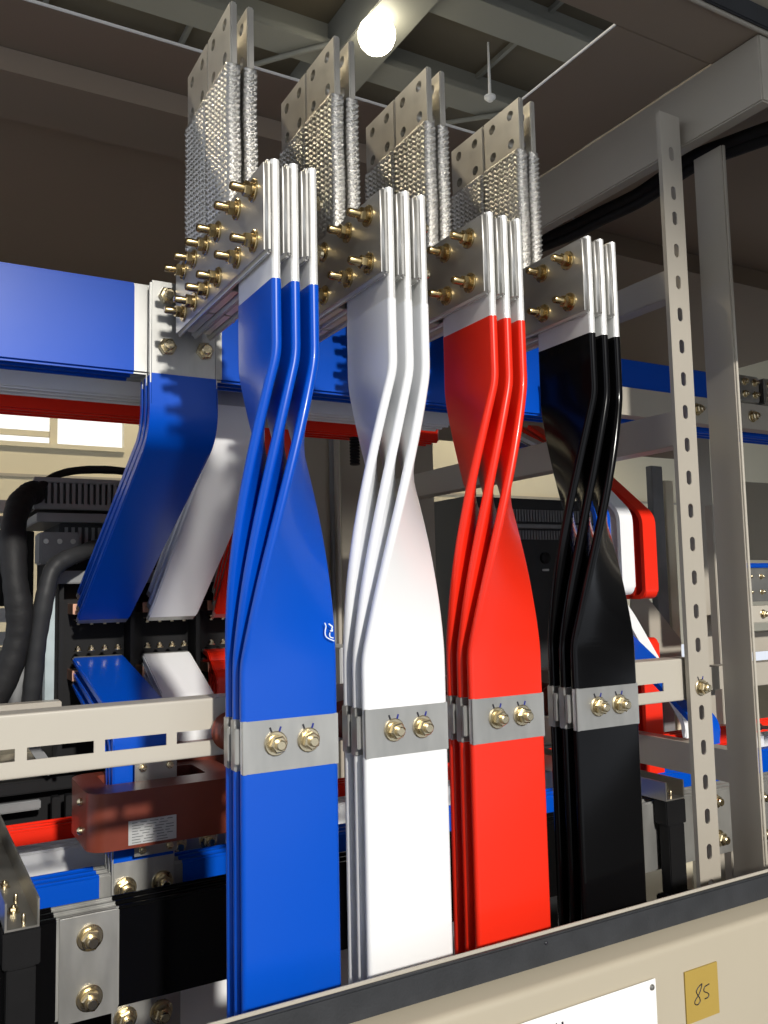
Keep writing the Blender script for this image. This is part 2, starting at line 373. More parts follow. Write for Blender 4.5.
# ---------------------------------------------------------------- posts, beams, rails
PZ = 1.108   # front face of the slotted post
SLY = [122+38*k for k in range(1, 3)]+[222.5, 254, 285, 316.5, 348, 380, 412.5, 445, 477.7, 510.7, 544, 577.7, 611.6, 645.5, 714, 749.5, 785, 820, 856.5, 893]
slot_z = [onY(690, y, PZ).z for y in SLY]   # slot heights read off the post
slot_z += [slot_z[-1]-.0665*k for k in range(1, 9)]
ps = thing('slotted_post', 'beige slotted steel post standing right of the black busbars', 'post', (1.29, PZ, 0))
holes = [loop_pts(1.2935, z, .0068, .0137, 16) for z in slot_z]
perforated('post_face', rect_pts(1.266, 1.321, .02, 2.42), holes, .003, lambda v: Vector((v.x, PZ+v.z, v.y)), 'beige', ps)
box('flange', 1.266, 1.269, PZ+.003, PZ+.009, .02, 2.42, 'beige', ps, 0)
box('flange', 1.318, 1.321, PZ+.003, PZ+.045, .02, 2.42, 'beige', ps, 0)
box('base_plate', 1.25, 1.335, PZ-.01, PZ+.06, 0, .02, 'beige', ps, .001)
bolt((1.2945, PZ, 1.3085), '-y', ps, 'big', True)
p2 = thing('plain_post', 'plain beige post, the rightmost upright, just behind the slotted post', 'post', (1.41, 1.11, 0))
box('web', 1.398, 1.401, 1.075, 1.142, 0.02, 2.366, 'beige', p2, .0005)
box('flange', 1.401, 1.407, 1.072, 1.075, 0.02, 2.366, 'rail_cream', p2, .0005)
box('flange', 1.401, 1.420, 1.139, 1.142, 0.02, 2.366, 'beige', p2, .0005)
box('base_plate', 1.39, 1.45, 1.06, 1.155, 0, .02, 'beige', p2, .001)
tag(box('roof_beam', 1.340, 1.371, .936, 3.0, 2.370, RZ-.0005, 'beige', None, .003), 'deep beige beam running front to back under the roof', 'beam')
tag(box('side_beam', 1.327, 1.365, 1.158, 2.9, 2.072, 2.130, 'beige', None, .002), 'upper side beam meeting the slotted post, above the blue busbar', 'beam')
tag(box('side_beam', 1.327, 1.375, 1.158, 2.9, 1.772, 1.842, 'beige', None, .002), 'lower side beam running behind the black busbars', 'beam')
# slotted rail (C section along X)
RY0, RZ0, RZ1 = 1.125, 1.285, 1.3615
rl = thing('slotted_rail', 'cream slotted rail crossing the cabinet behind the risers', 'rail', (.6, RY0, RZ0))
bw = (onY(94, 740, RY0).x-onY(27, 748, RY0).x); per = onY(105, 742, RY0).x-onY(27, 748, RY0).x
xs0 = onY(27, 748, RY0).x
zc = .5*(onY(60, 744, RY0).z+onY(60, 757, RY0).z)
hl = [rect_pts(xs0+per*k, xs0+per*k+bw, zc-.0075, zc+.0075) for k in range(-8, 12) if -.6 < xs0+per*k and xs0+per*k+bw < 1.255]
perforated('rail_face', rect_pts(-.7, 1.30, RZ0+.007, RZ1-.007), hl, .0025, lambda v: Vector((v.x, RY0+v.z, v.y)), 'rail_cream', rl)
prism('top_flange', strip([(RY0, RZ1-.007), (RY0, RZ1), (RY0+.040, RZ1)], .0025, -1, .008), 0, -.7, 1.30, 'rail_cream', rl, 40)
prism('bottom_flange', strip([(RY0, RZ0+.007), (RY0, RZ0), (RY0+.040, RZ0)], .0025, 1, .008), 0, -.7, 1.30, 'rail_cream', rl, 40)
nx = onY(700, 675, 1.18).x
tag(prism('cross_rail', channel_poly(1.17, 1.20, 1.29, 1.335, .0025), 0, 1.33, 2.6, 'beige'), 'short cross rail between slotted post and plain post', 'rail')

# ================================================================ MAIN RISERS
PHASE = ['blue', 'white', 'red', 'black']
AX = [.429, .597, .767, .959]
YC, PIT, T, W = 1.032, .026, .012, .128
def sect(w_, t_, r, n=4):
    out = []
    for cx, cy, a0 in ((w_/2-r, t_/2-r, 0), (-w_/2+r, t_/2-r, 90), (-w_/2+r, -t_/2+r, 180), (w_/2-r, -t_/2+r, 270)):
        for k in range(n+1):
            a = math.radians(a0+90*k/n); out.append((cx+r*math.cos(a), cy+r*math.sin(a)))
    return out
ZT0, ZT1 = 1.395, 1.812
def theta(z):
    s = min(1, max(0, (z-ZT0)/(ZT1-ZT0)))
    e = .07                                   # short easing at both bends
    if s < e: f = s*s/(2*e)
    elif s > 1-e: f = (1-e) - (1-s)**2/(2*e)
    else: f = s-e/2
    return f/(1-e)*math.pi/2
def twisted(k, z0, z1, grow=0., extra=0.):
    sc = sect(W+2*grow, T+2*grow, .0052+grow); bm = bmesh.new(); rings = []
    zs = [z0]
    if z0 < ZT0 < z1:
        zs += [ZT0+(min(z1, ZT1)-ZT0)*i/56 for i in range(57)]
    if z0 < ZT1 < z1 and ZT0 < z0: pass
    zs = sorted(set([round(z, 5) for z in zs + [z1]]))
    for z in zs:
        th = theta(z); wx, wy = math.cos(th), math.sin(th); nx_, ny_ = math.sin(th), -math.cos(th)
        o = (k-1)*PIT
        rings.append([bm.verts.new((wx*a+nx_*(b+o), wy*a+ny_*(b+o), z)) for a, b in sc])
    n = len(sc)
    for A, B in zip(rings, rings[1:]):
        for i in range(n): bm.faces.new((A[i], A[(i+1) % n], B[(i+1) % n], B[i]))
    fa, fb = bm.faces.new(rings[0]), bm.faces.new(rings[-1])
    return mesh(bm, 50)
BAR = [twisted(k, .45, 2.049) for k in range(3)]
SLU = [twisted(k, 1.3445, 1.893, .0007) for k in range(3)]
SLD = [twisted(k, .452, 1.282, .0007) for k in range(3)]
ZB0, ZB1 = 1.282, 1.3445
DESC = {'blue': 'glossy blue twisted busbar riser, three laminations, leftmost of the four', 'white': 'glossy white twisted busbar riser between the blue and red ones',
        'red': 'glossy red twisted busbar riser between the white and black ones', 'black': 'glossy black twisted busbar riser nearest the slotted post'}
for c, ax in zip(PHASE, AX):
    t = thing('busbar_riser', DESC[c], 'busbar', (ax, YC, .45), 'twisted busbar risers')
    for k in range(3):
        me = BAR[k].copy(); b = link('lamination', me, 'tin_bright', t, (ax, YC, 0))
        s1 = link('sleeve', SLU[k].copy(), c, b, (ax, YC, 0)); s2 = link('sleeve', SLD[k].copy(), c, b, (ax, YC, 0))
    # bare joint band faces of the front lamination
    yf = YC-PIT-T/2
    box('joint_plate', ax-.0642, ax+.0642, yf-.0012, yf+.003, ZB0-.0005, ZB1+.0005, 'tin', t, .0006)
    for k in (0, 1):
        yy = YC-(k-1)*PIT
        box('joint_plate', ax-.0655, ax-.05, yy-T/2-.0014, yy+T/2+.0014, ZB0-.0005, ZB1+.0005, 'tin', t, .0015)
        box('spacer', ax-.0685, ax+.03, yy-T/2-.0120, yy-T/2-.0040, ZB0+.010, ZB1-.010, 'tin', t, .0012)
    for dx in (-.022, .022): bolt((ax+dx, yf-.0012, 1.3155), '-y', t, 'big', True)
    if c == 'blue':
        z25 = lambda L: [(315+a/25.6, 615+b/25.6) for a, b in L]
        stroke('chalk_mark', z25([(245, 200), (280, 290), (262, 400), (262, 500), (300, 570), (380, 620), (490, 665)]), yf-.0002, .0008, 'chalk', t)
        stroke('chalk_mark', z25([(350, 225), (400, 265), (440, 300), (430, 360), (445, 410), (385, 400)]), yf-.0002, .001, 'chalk', t)
        stroke('chalk_mark', z25([(380, 450), (375, 520), (400, 570), (470, 590)]), yf-.0002, .0008, 'chalk', t)

# brown standoff insulators between the risers and the rail
prof = [(.018, 0), (.024, .004), (.026, .012), (.021, .018), (.026, .026), (.021, .032), (.024, .042), (.018, .046)]
for c, ax in zip(PHASE, AX):
    o = lathe('standoff_insulator', [(r, z) for r, z in prof], 'resin', (ax-.04, RY0-.0005, 1.318), ROT['-y'])
    tag(o, 'brown standoff insulator holding the %s riser off the rail' % c, 'insulator', 'standoff insulators on the rail')

# ================================================================ HORIZONTAL LINK BARS (front to back) ON TOP OF RISERS
HY0, HY1, HZ0, HZ1 = .9625, 1.362, 1.922, 2.045
HB = []
bm = bmesh.new(); bbox_bm(bm, -.006, .006, 0, HY1-HY0, 0, HZ1-HZ0, .0045, 3); HBAR = mesh(bm, 50)
BY = [1.0, 1.062, 1.142, 1.196, 1.256, 1.311]
for c, ax in zip(PHASE, AX):
    t = thing('link_bar', 'bare metal link bars bolted to the top of the %s riser' % c, 'busbar', (ax, HY0, HZ0), 'link bars behind the riser tops')
    for k in range(3):
        b = link('lamination', HBAR.copy(), 'link_metal', t, (ax+(k-1)*PIT-.012, HY0, HZ0))
    for y in BY:
        for z in (1.949, 2.017): bolt((ax-PIT-.018, y, z), '-x', t, 'long', name='bolt')
    for y in BY:
        for z in (1.949, 2.017): bolt((ax+PIT+(.0062 if y < 1.1 else -.006), y, z), '+x', t, 'big', name='bolt_head')

# ================================================================ BRAIDED CONNECTORS
def braid_mesh(w_, t_, h):
    r = .006; step = .0017; per_ = []
    hw, ht = w_/2, t_/2
    # perimeter of a rounded rectangle with normals
    segs = [((hw, -ht+r), (hw, ht-r)), ((hw-r, ht), (-hw+r, ht)), ((-hw, ht-r), (-hw, -ht+r)), ((-hw+r, -ht), (hw-r, -ht))]
    nr = [(1, 0), (0, 1), (-1, 0), (0, -1)]
    for i, (a, b) in enumerate(segs):
        L = math.dist(a, b); n = max(3, int(L/step))
        for k in range(n+1): per_.append((a[0]+(b[0]-a[0])*k/n, a[1]+(b[1]-a[1])*k/n, *nr[i]))
        cx, cy = [(hw-r, ht-r), (-hw+r, ht-r), (-hw+r, -ht+r), (hw-r, -ht+r)][i]
        for k in (1, 2):
            an = math.radians(90*i+30*k); per_.append((cx+r*math.cos(an), cy+r*math.sin(an), math.cos(an), math.sin(an)))
    s = [0]
    for p, q in zip(per_, per_[1:]): s.append(s[-1]+math.dist(p[:2], q[:2]))
    tot = s[-1]+math.dist(per_[-1][:2], per_[0][:2]); cols = round(tot/.0072)//2*2; cw = tot/cols
    nz = int(h/.0016); bm = bmesh.new(); rings = []
    for j in range(nz+1):
        z = h*j/nz; fade = min(1, j/5, (nz-j)/5)
        ring = []
        for (x, y, nx_, ny_), si in zip(per_, s):
            cidx = int(si/cw); fr = si/cw-cidx; sgn = 1 if cidx % 2 else -1
            ph = z/.0088 + sgn*fr*.9 + (.37*cidx)
            amp = (.0030 if abs(nx_) > .3 else .0015)*math.sin(2*math.pi*ph)*(.45+.55*math.sin(math.pi*fr)) + .0022*math.sin(math.pi*fr)-.0022
            wv = .0010*math.sin(z*41+x*30)
            d = amp*fade
            ring.append(bm.verts.new((x+nx_*d, y+ny_*d+wv*fade*.6, z)))
        rings.append(ring)
    n = len(per_)
    for A, B in zip(rings, rings[1:]):
        for k in range(n): bm.faces.new((A[k], A[(k+1) % n], B[(k+1) % n], B[k]))
    bm.faces.new(rings[0]); bm.faces.new(rings[-1])
    for v in bm.verts: v.co = Vector((v.co.y, v.co.x, v.co.z))    # width along Y
    return mesh(bm, 180)
BW = .1065; ZBR0, ZBR1, ZTOP = 2.0462, 2.262, 2.362
BRAID = braid_mesh(BW-.001, .0215, ZBR1-ZBR0+.004); BRAID.materials.append(MATS['braid'])
pm = perforated('tmp', rect_pts(-BW/2+.0006, BW/2-.0006, 0, ZTOP-ZBR1), [loop_pts(a, b, .0088, .0088, 20) for a in (-.0265, .0265) for b in (.024, .077)], .0105, lambda v: Vector((v.z-.00525, v.x, v.y)), 'nickel')
PLATE = pm.data; bpy.data.objects.remove(pm)
bv = bmesh.new(); bv.from_mesh(PLATE)
es = [e for e in bv.edges if len(e.link_faces) == 2 and e.calc_face_angle(0) > 1.0 and max(abs(v.co.y) for v in e.verts) > BW/2-.001]
bmesh.ops.bevel(bv, geom=es, offset=.0022, segments=3, affect='EDGES'); bv.to_mesh(PLATE); bv.free()
for p in PLATE.polygons: p.use_smooth = True
PLATE.set_sharp_from_angle(angle=math.radians(35))
bm = bmesh.new(); bbox_bm(bm, -.006, .006, -BW/2+.001, BW/2-.001, 0, .118, .001); FOOT = mesh(bm, 40); FOOT.materials.append(MATS['nickel'])
YB = [(1.1205+BW/2), (1.1205+BW*1.5+.002)]
for c, ax in zip(PHASE, AX):
    for li, dx in (('left', -PIT), ('right', 0.)):
        for fi, y in (('front', YB[0]), ('rear', YB[1])):
            x = ax+dx
            t = thing('braided_connector', '%s %s braided connector with drilled top plate above the %s riser' % (fi, li, c), 'connector', (x, y, 1.925), 'braided flexible connectors')
            link('braid', BRAID, None, t, (x, y, ZBR0))
            link('terminal_plate', PLATE, None, t, (x, y, ZBR1))
            link('foot_plate', FOOT, None, t, (x, y, 1.925))

# ================================================================ UPPER CROSS BUS (blue, white, red)
ZU0, ZU1 = 1.8685, 2.0235
def bus(label, color, y, z0, z1, x0, x1, bare=(), nb=3, name='cross_busbar', group='busbars running across the cabinet'):
    t = thing(name, label, 'busbar', ((x0+x1)/2, y, z0), group)
    for k in range(nb):
        b = box('lamination', x0, x1, y+k*PIT, y+k*PIT+.0118, z0, z1, 'tin', t, .004, 3)
        xs = [x0+.001] + [v for pr_ in bare for v in pr_] + [x1-.001]; xs = [max(v, x0+.001) for v in xs]
        for a, b_ in zip(xs[::2], xs[1::2]):
            if b_-a < .004: continue
            box('sleeve', a, b_, y+k*PIT-.0007, y+k*PIT+.0125, z0-.0007, z1+.0007, color, b, .0045, 3)
    return t
YU = {'blue': 1.413, 'white': 1.600, 'red': 1.785}
XD = {'blue': (.351, .4655), 'white': (.510, .6245), 'red': (.669, .7835)}
for c in ('blue', 'white', 'red'):
    xa, xb = XD[c]
    bus('%s upper busbar crossing the cabinet, %s' % (c, {'blue': 'nearest and highest in view', 'white': 'behind the blue one', 'red': 'rearmost of the upper three'}[c]), c, YU[c], ZU0, ZU1, -.7, {'blue': 3.2, 'white': 1.09, 'red': 1.18}[c], ((xa-.016, xb+.012),))
# drop bars from the bus to the breaker terminals
for c in ('blue', 'white', 'red'):
    xa, xb = XD[c]; y = YU[c]
    t = thing('upper_drop_bar', '%s drop bars slanting back from the upper busbar to the breaker' % c, 'busbar', ((xa+xb)/2, y, 1.44), 'upper drop bars to the breaker')
    ytop = y-.012
    zbend = 1.772
    for k in range(3):
        yk = ytop + k*PIT
        # outer bar reaches lowest terminal level
        path = [(yk, ZU1), (yk, zbend+.004*k), (2.05, 1.449+.028*k)]
        pth = strip(path, .0115, -1, .05, 8)
        b = prism('lamination', pth, 0, xa, xb, 'tin', t, 40, .003)
        path2 = [(yk-.0006, ZU0-.003), (yk-.0006, zbend+.004*k-.0004), (2.03, 1.449+.028*k+.0095)]
        prism('sleeve', strip(path2, .0127, -1, .05, 8), 0, xa-.0007, xb+.0007, c, b, 40, .003)
    for dx in (.028, .092):
        for dz in (.043, .130): bolt((xa+dx, ytop, ZU0+dz), '-y', t, 'xl', True)
# lower connection bars from breaker to CT and lower bus
YL = {'blue': 1.660, 'white': 1.880, 'red': 2.070}
ZL0, ZL1 = .838, .994
for c in ('blue', 'white'):
    xa, xb = XD[c]; yv = YL[c]-.012
    t = thing('lower_drop_bar', '%s lower drop bars from the breaker down to the lower busbar' % c, 'busbar', ((xa+xb)/2, yv, .84), 'lower drop bars from the breaker')
    for k in range(3):
        yk = yv + k*PIT; dzz = .045*k if c == 'blue' else .03*k
        y_end = 2.09
        path = [(y_end, 1.362-dzz*.62), (yk, 1.275-dzz*.62 if c == 'blue' else 1.262-dzz*.5), (yk, ZL0+.01)]
        b = prism('lamination', strip(path, .0115, 1, .05, 8), 0, xa, xb, 'tin', t, 40, .003)
        path2 = [(y_end-.012, 1.362-dzz*.62-.002), (yk-.0006, 1.275-dzz*.62 if c == 'blue' else 1.262-dzz*.5), (yk-.0006, ZL1+.02)]
        prism('sleeve', strip(path2, .0127, 1, .05, 8), 0, xa-.0007, xb+.0007, c, b, 40, .003)
    for dx in (.023, .091):
        for dz in (.027, .115): bolt((xa+dx, yv, ZL1-dz), '-y', t, 'xl')
xa, xb = XD['red']
t = thing('lower_drop_bar', 'red lower drop bars from the breaker, mostly behind the blue riser', 'busbar', ((xa+xb)/2, 2.06, .84), 'lower drop bars from the breaker')
for k in range(3):
    yk = 2.058 - k*PIT
    b = prism('lamination', strip([(2.13+.0, 1.362-.02*k), (yk, 1.355-.02*k), (yk, ZL0+.01)], .0115, 1, .03, 8), 0, xa, xb, 'tin', t, 40, .003)
    prism('sleeve', strip([(2.115, 1.3615-.02*k), (yk-.0006, 1.355-.02*k), (yk-.0006, ZL1+.02)], .0127, 1, .03, 8), 0, xa-.0007, xb+.0007, 'red', b, 40, .003)

# ================================================================ LOWER CROSS BUS
t = bus('black lower busbar with bolted splice plate, nearest of the lower four', 'black', 1.478, ZL0, ZL1, -.5, 3.0, ((.234, .322), (1.43, 2.999)), group='busbars running across the cabinet low down')
for z in (ZL1-.035, ZL1-.127): bolt((.279, 1.477, z), '-y', t, 'xl')
box('splice_plate', .2335, .3225, 1.4715, 1.4785, ZL0-.004, ZL1+.0006, 'tin', t, .001)
for o in [o for o in t.children if o.name.startswith('bolt')]: o.location.y -= .006
for px, py in ((712, 800), (718, 838), (757, 796), (760, 833)):
    q = onY(px, py, 1.478); bolt((q.x, 1.478, q.z), '-y', t, 'xl')
for x in (.25, .305):
    for k in (0, 1): pass
bus('blue lower busbar behind the black one', 'blue', YL['blue'], ZL0, ZL1, -.5, 3.0, ((.335, .480),), group='busbars running across the cabinet low down')
bus('white lower busbar behind the lower blue one', 'white', YL['white'], ZL0, ZL1, -.5, 3.0, ((.50, .64),), group='busbars running across the cabinet low down')
bus('red lower busbar, rearmost of the lower four', 'red', YL['red'], ZL0, ZL1, -.5, 3.0, ((.66, .79),), group='busbars running across the cabinet low down')
# white bar joint below the black busbar
jb0, jb1 = onY(112, 1015, 1.6).x, onY(178, 1005, 1.6).x
t = bus('white bottom busbar just visible under the black one', 'white', 1.60, .62, .815, jb0, 1.2, ((jb0+.001, jb1),), nb=1, group='busbars running across the cabinet low down')
for px, py in ((125, 1018), (161, 1011)): q = onY(px, py, 1.6); bolt((q.x, 1.600, q.z), '-y', t, 'xl', True)

# ================================================================ CURRENT TRANSFORMERS
def ct(x0, x1, y0, y1, z0, z1, wx0, wx1, wy0, wy1, label, lx0):
    t = thing('current_transformer', label, 'transformer', ((x0+x1)/2, (y0+y1)/2, z0), 'current transformers on the lower drop bars')
    bm = bmesh.new(); edges = []
    def rr(a0, a1, b0, b1, r):
        o = []
        for cx, cy, an in ((a1-r, b1-r, 0), (a0+r, b1-r, 90), (a0+r, b0+r, 180), (a1-r, b0+r, 270)):
            for k in range(6): q = math.radians(an+90*k/5); o.append((cx+r*math.cos(q), cy+r*math.sin(q)))
        return o
    for lp_ in (rr(x0, x1, y0, y1, .034), rr(wx0, wx1, wy0, wy1, .008)):
        vs = [bm.verts.new((p[0], p[1], z0)) for p in lp_]; edges += [bm.edges.new((vs[i], vs[(i+1) % len(vs)])) for i in range(len(vs))]
    bmesh.ops.triangle_fill(bm, use_beauty=True, edges=edges)
    ex = bmesh.ops.extrude_face_region(bm, geom=list(bm.faces)); top = [f for f in ex['geom'] if isinstance(f, bmesh.types.BMFace)]
    for v in ex['geom']:
        if isinstance(v, bmesh.types.BMVert): v.co.z = z1
    es = [e for e in bm.edges if len(e.link_faces) == 2 and e.calc_face_angle(0) > 1.2]
    bmesh.ops.bevel(bm, geom=es, offset=.005, segments=3, affect='EDGES', clamp_overlap=True)
    c = Vector(((x0+x1)/2, (y0+y1)/2, z0))
    for v in bm.verts: v.co -= c
    link('housing', mesh(bm, 35), 'resin', t, c)
    # rating label with printed rows
    lw = .084*(y0/1.55); lh = .041*(y0/1.55); zc_ = z0+.026+lh/2*.0+.0
    lb = box('rating_label', lx0, lx0+lw, y0-.0012, y0+.001, zc_-lh/2, zc_+lh/2, 'label_silver', t, .0004)
    rnd = random.Random(3)
    for i in range(8):
        x = lx0+.006; zr_ = zc_+lh/2-.004-i*lh/8.6
        bmr = bmesh.new(); 
        while x < lx0+lw-.014:
            ln_ = rnd.uniform(.006, .020)
            bbox_bm(bmr, x-lx0, min(x+ln_, lx0+lw-.005)-lx0, -.0002, .0002, -.0007, .0007); x += ln_+rnd.uniform(.003, .007)
        link('print_row', mesh(bmr), 'print_grey', lb, (lx0, y0-.0014, zr_))
    # fixing brackets above and below the window
    for zz0, zz1 in ((z1-.012, z1+.042), (z0-.036, z0+.012)):
        bx0 = lx0+.027
        br = box('fixing_bracket', bx0, bx0+.078, wy0-.001, wy0+.0015, zz0, zz1, 'steel', t, .0006)
        for dx in (.014, .064):
            b = link('screw', B_SMALL, None, br, (bx0+dx, wy0-.001, (zz1-.018) if zz1 > z1 else (zz0+.012))); b.rotation_euler = ROT['-y']
    for zz in (z0+.025, z0+.075): lathe('terminal_screw', [(.007, -.002), (.007, .004), (.003, .008)], 'zinc_pale', (x0, (y0+y1)/2-.03, zz), ROT['-x'], t, 12)
    return t
ct(.292, .573, 1.555, 1.755, 1.062, 1.160, .335, .520, 1.625, 1.722, 'brown resin current transformer around the blue lower drop bars', .358)
ct(.440, .742, 1.780, 1.985, 1.085, 1.185, .498, .682, 1.850, 1.945, 'brown resin current transformer around the white lower drop bars, further back', .60)

# ================================================================ SUPPORT BRACKETS WITH INSULATORS
def support(x0, x1, y0, y1, z, label, ilabel):
    t = thing('bus_support', label, 'bracket', ((x0+x1)/2, y0, z), 'bus support channels')
    poly = [(x0, z+.042), (x0, z), (x1, z), (x1, z+.042), (x1-.003, z+.042), (x1-.003, z+.003), (x0+.003, z+.003), (x0+.003, z+.042)]
    prism('channel', poly, 1, y0, y1, 'steel', t, 30)
    xm_ = (x0+x1)/2
    for y in (y0+.075, y0+.21, y0+.40, y0+.60): bolt((xm_-.004, y, z+.003), 'z', t, 'small')
    lathe('stud', [(.0035, 0), (.0035, .012), (.0025, .014)], 'zinc_pale', (xm_+.004, y0+.018, z+.003), None, t, 12)
    lathe('stud', [(.0035, 0), (.0035, .012), (.0025, .014)], 'zinc_pale', (xm_+.004, y0+.12, z+.003), None, t, 12)
    i = thing('bus_insulator', ilabel, 'insulator', (xm_, y0+.05, z-.26), 'black comb insulators under the support channels')
    box('insulator_head', x0-.002, x1+.002, y0-.001, y0+.038, z-.055, z-.0005, 'phenolic', i, .002)
    box('insulator_stem', x0+.004, x1-.004, y0+.0, y0+.030, z-.21, z-.055, 'phenolic', i, .002)
    ft = box('insulator_foot', x0-.014, x1+.010, y0-.012, y0+.033, z-.25, z-.21, 'phenolic', i, .003)
    lathe('foot_bore', [(.012, 0), (.012, .0012), (.010, .0012)], 'ink', (x0+.006, y0+.008, z-.21), None, ft, 16)
support(.150, .199, 1.438, 2.30, 1.0025, 'steel support channel over the lower busbars, at the left edge', 'black insulator under the left support channel')
support(1.545, 1.605, 1.438, 2.30, 1.0025, 'steel support channel over the lower busbars, beyond the black riser', 'black insulator under the right support channel')
tag(prism('flat_beam', [(1.60, 1.062), (1.604, 1.062), (1.604, 1.128), (1.64, 1.128), (1.64, 1.132), (1.60, 1.132)], 1, 1.26, 2.3, 'beige'), 'wide beige angle beam above the right bus support', 'beam')

# ================================================================ BREAKER (left)
br = thing('air_circuit_breaker', 'black air circuit breaker with copper terminals behind the left drop bars', 'breaker', (.57, 2.3, 1.05))
box('body', .318, .86, 2.135, 2.44, 1.102, 1.62, 'phenolic', br, .004)
for x in (.318, .478, .636, .80):
    box('phase_barrier', x, x+.010, 2.065, 2.135, 1.12, 1.60, 'phenolic', br, .001)
for i, (c, (xa, xb)) in enumerate(XD.items()):
    for z0 in (1.4595, 1.308):
        tp = box('terminal', xa-.003, xb-.004, 2.066, 2.14, z0+.0, z0+.024, 'copper', br, .001)
    for z, ax_ in ((1.447, '-z'), (1.3745, 'z')):
        for k in range(4):
            b = link('terminal_bolt', B_SMALL, None, br, (xa+.012+k*.030, 2.085, z)); b.rotation_euler = ROT[ax_]
            ws = bpy.data.objects.new('washer', W_SMALL); COL.objects.link(ws); ws.parent = b
a0, a1 = onY(35, 477, 2.16), onY(35, 509, 2.16)
hd = box('arc_chute_cover', a0.x, .86, 2.172, 2.44, a1.z, a0.z, 'dark_plastic', br, .003)
box('cover_rim', a0.x-.003, .86, 2.150, 2.174, a0.z-.012, a0.z, 'grey_plastic', hd, .002)
box('cover_rim', a0.x-.003, .86, 2.150, 2.174, a1.z, a1.z+.014, 'grey_plastic', hd, .002)
nsl = 42
for k in range(nsl):
    x = a0.x + k*(.86-a0.x)/nsl
    box('vent_slat', x, x+.0075, 2.155, 2.174, a1.z+.012, a0.z-.010, 'grey_plastic', hd, 0)
c0, c1 = onY(50, 513, 2.14), onY(50, 522, 2.14)
box('cover_ledge', c0.x-.03, .86, 2.132, 2.45, c1.z, c0.z, 'grey_plastic', br, .002)
d0, d1 = onY(60, 527, 2.16), onY(60, 547, 2.16)
lg = box('lower_vent', d0.x, .86, 2.17, 2.44, d1.z-.04, c1.z, 'dark_plastic', br, .002)
for k in range(34):
    x = d0.x+.012 + k*.0155
    box('vent_slat', x, x+.007, 2.163, 2.171, d1.z, d0.z, 'grey_plastic', lg, 0)
cc = onY(48, 545, 2.13)
box('control_block', cc.x-.02, cc.x+.07, 2.12, 2.2, cc.z-.045, cc.z+.03, 'grey_plastic', br, .004)
for k in range(3): lathe('block_screw', [(.006, 0), (.006, .004)], 'steel', (cc.x-.006+.03*k, 2.12, cc.z+.008), ROT['-y'], br, 12)
# galvanised frame round the breaker
gf = thing('galvanised_stand', 'galvanised frame upright beside the black breaker', 'frame', (.305, 2.06, 1.0))
g0, g1 = onY(45, 640, 2.06), onY(54, 640, 2.06)
box('upright', g0.x, g1.x, 2.05, 2.09, 1.185, 1.545, 'zinc_frame', gf, .002)
h0, h1 = onY(50, 571, 2.06), onY(50, 584, 2.06)
box('top_angle', g0.x, .86, 2.052, 2.092, h1.z, h0.z, 'grey_plastic', gf, .002)
box('foot_rail', g1.x, .86, 2.052, 2.08, 1.185, 1.200, 'grey_plastic', gf, .001)
box('foot_rail', g1.x, .86, 2.052, 2.08, 1.225, 1.240, 'zinc_frame', gf, .001)

# cables
def cable(name, label, pix, r, cat='cable', m='cable'):
    pts = smooth_path([onY(x, y, Y) for x, y, Y in pix], 10)
    rr = [r*(1+.025*math.sin(i*1.7)+.05*math.sin(i*.43)) for i in range(len(pts))]
    return tag(tube(name, pts, rr, m, None, 14), label, cat)
cable('cable_bundle', 'thick black taped cable bundle arching down at the left edge', [(35, 492, 2.155), (26, 496, 2.12), (18, 508, 2.07), (13, 535, 2.0), (15, 580, 1.97), (20, 620, 1.97), (12, 660, 1.98), (-12, 715, 2.0)], .027)
cable('cable_bundle', 'dark wrapped cable bundle beside the galvanised upright', [(120, 540, 2.10), (84, 552, 2.0), (56, 566, 1.97), (46, 592, 1.96), (38, 640, 1.97), (32, 690, 1.99), (28, 716, 2.0)], .019, m='dark_plastic')
cable('control_cable', 'thin black control cable looping over the breaker cover', [(26, 500, 2.1), (60, 474, 2.2), (110, 470, 2.25), (160, 478, 2.25)], .010)
# grey horizontal busbars / ducts of the bay behind, left edge
for (ya, yb, Y, m_, lab) in ((500, 512, 2.75, 'steel', 'pale steel duct behind the cable bundle, upper'), (608, 622, 2.6, 'label_silver', 'pale rail behind the cable bundle, middle'), (632, 645, 2.6, 'label_silver', 'pale rail behind the cable bundle, lower'), (516, 528, 2.78, 'grey_plastic', 'dark duct under the upper steel duct')):
    A, B = onY(10, ya, Y), onY(10, yb, Y)
    tag(box('rear_rail', -.6, onY(48, ya, Y).x, Y, Y+.05, B.z, A.z, m_, None, .002), lab, 'rail', 'rear rails at the left edge')
A, B = onY(10, 650, 2.7), onY(10, 715, 2.7)
tag(box('rear_box', -.6, onY(36, 690, 2.7).x, 2.7, 2.9, B.z, A.z, 'grey_plastic', None, .004), 'grey enclosure low behind the cable bundles', 'enclosure')
A, B = onY(10, 530, 2.9), onY(10, 606, 2.9)
tag(box('rear_box', -.6, onY(34, 560, 2.9).x, 2.9, 2.99, B.z, A.z, 'phenolic', None, .004), 'black enclosure behind the arching cable bundle', 'enclosure')
A = onY(60, 700, 1.95)
tag(box('frame_plinth', -.5, .30, 1.90, 1.94, 1.255, 1.285, 'beige', None, .002), 'beige strip at the foot of the cable bundles', 'rail')
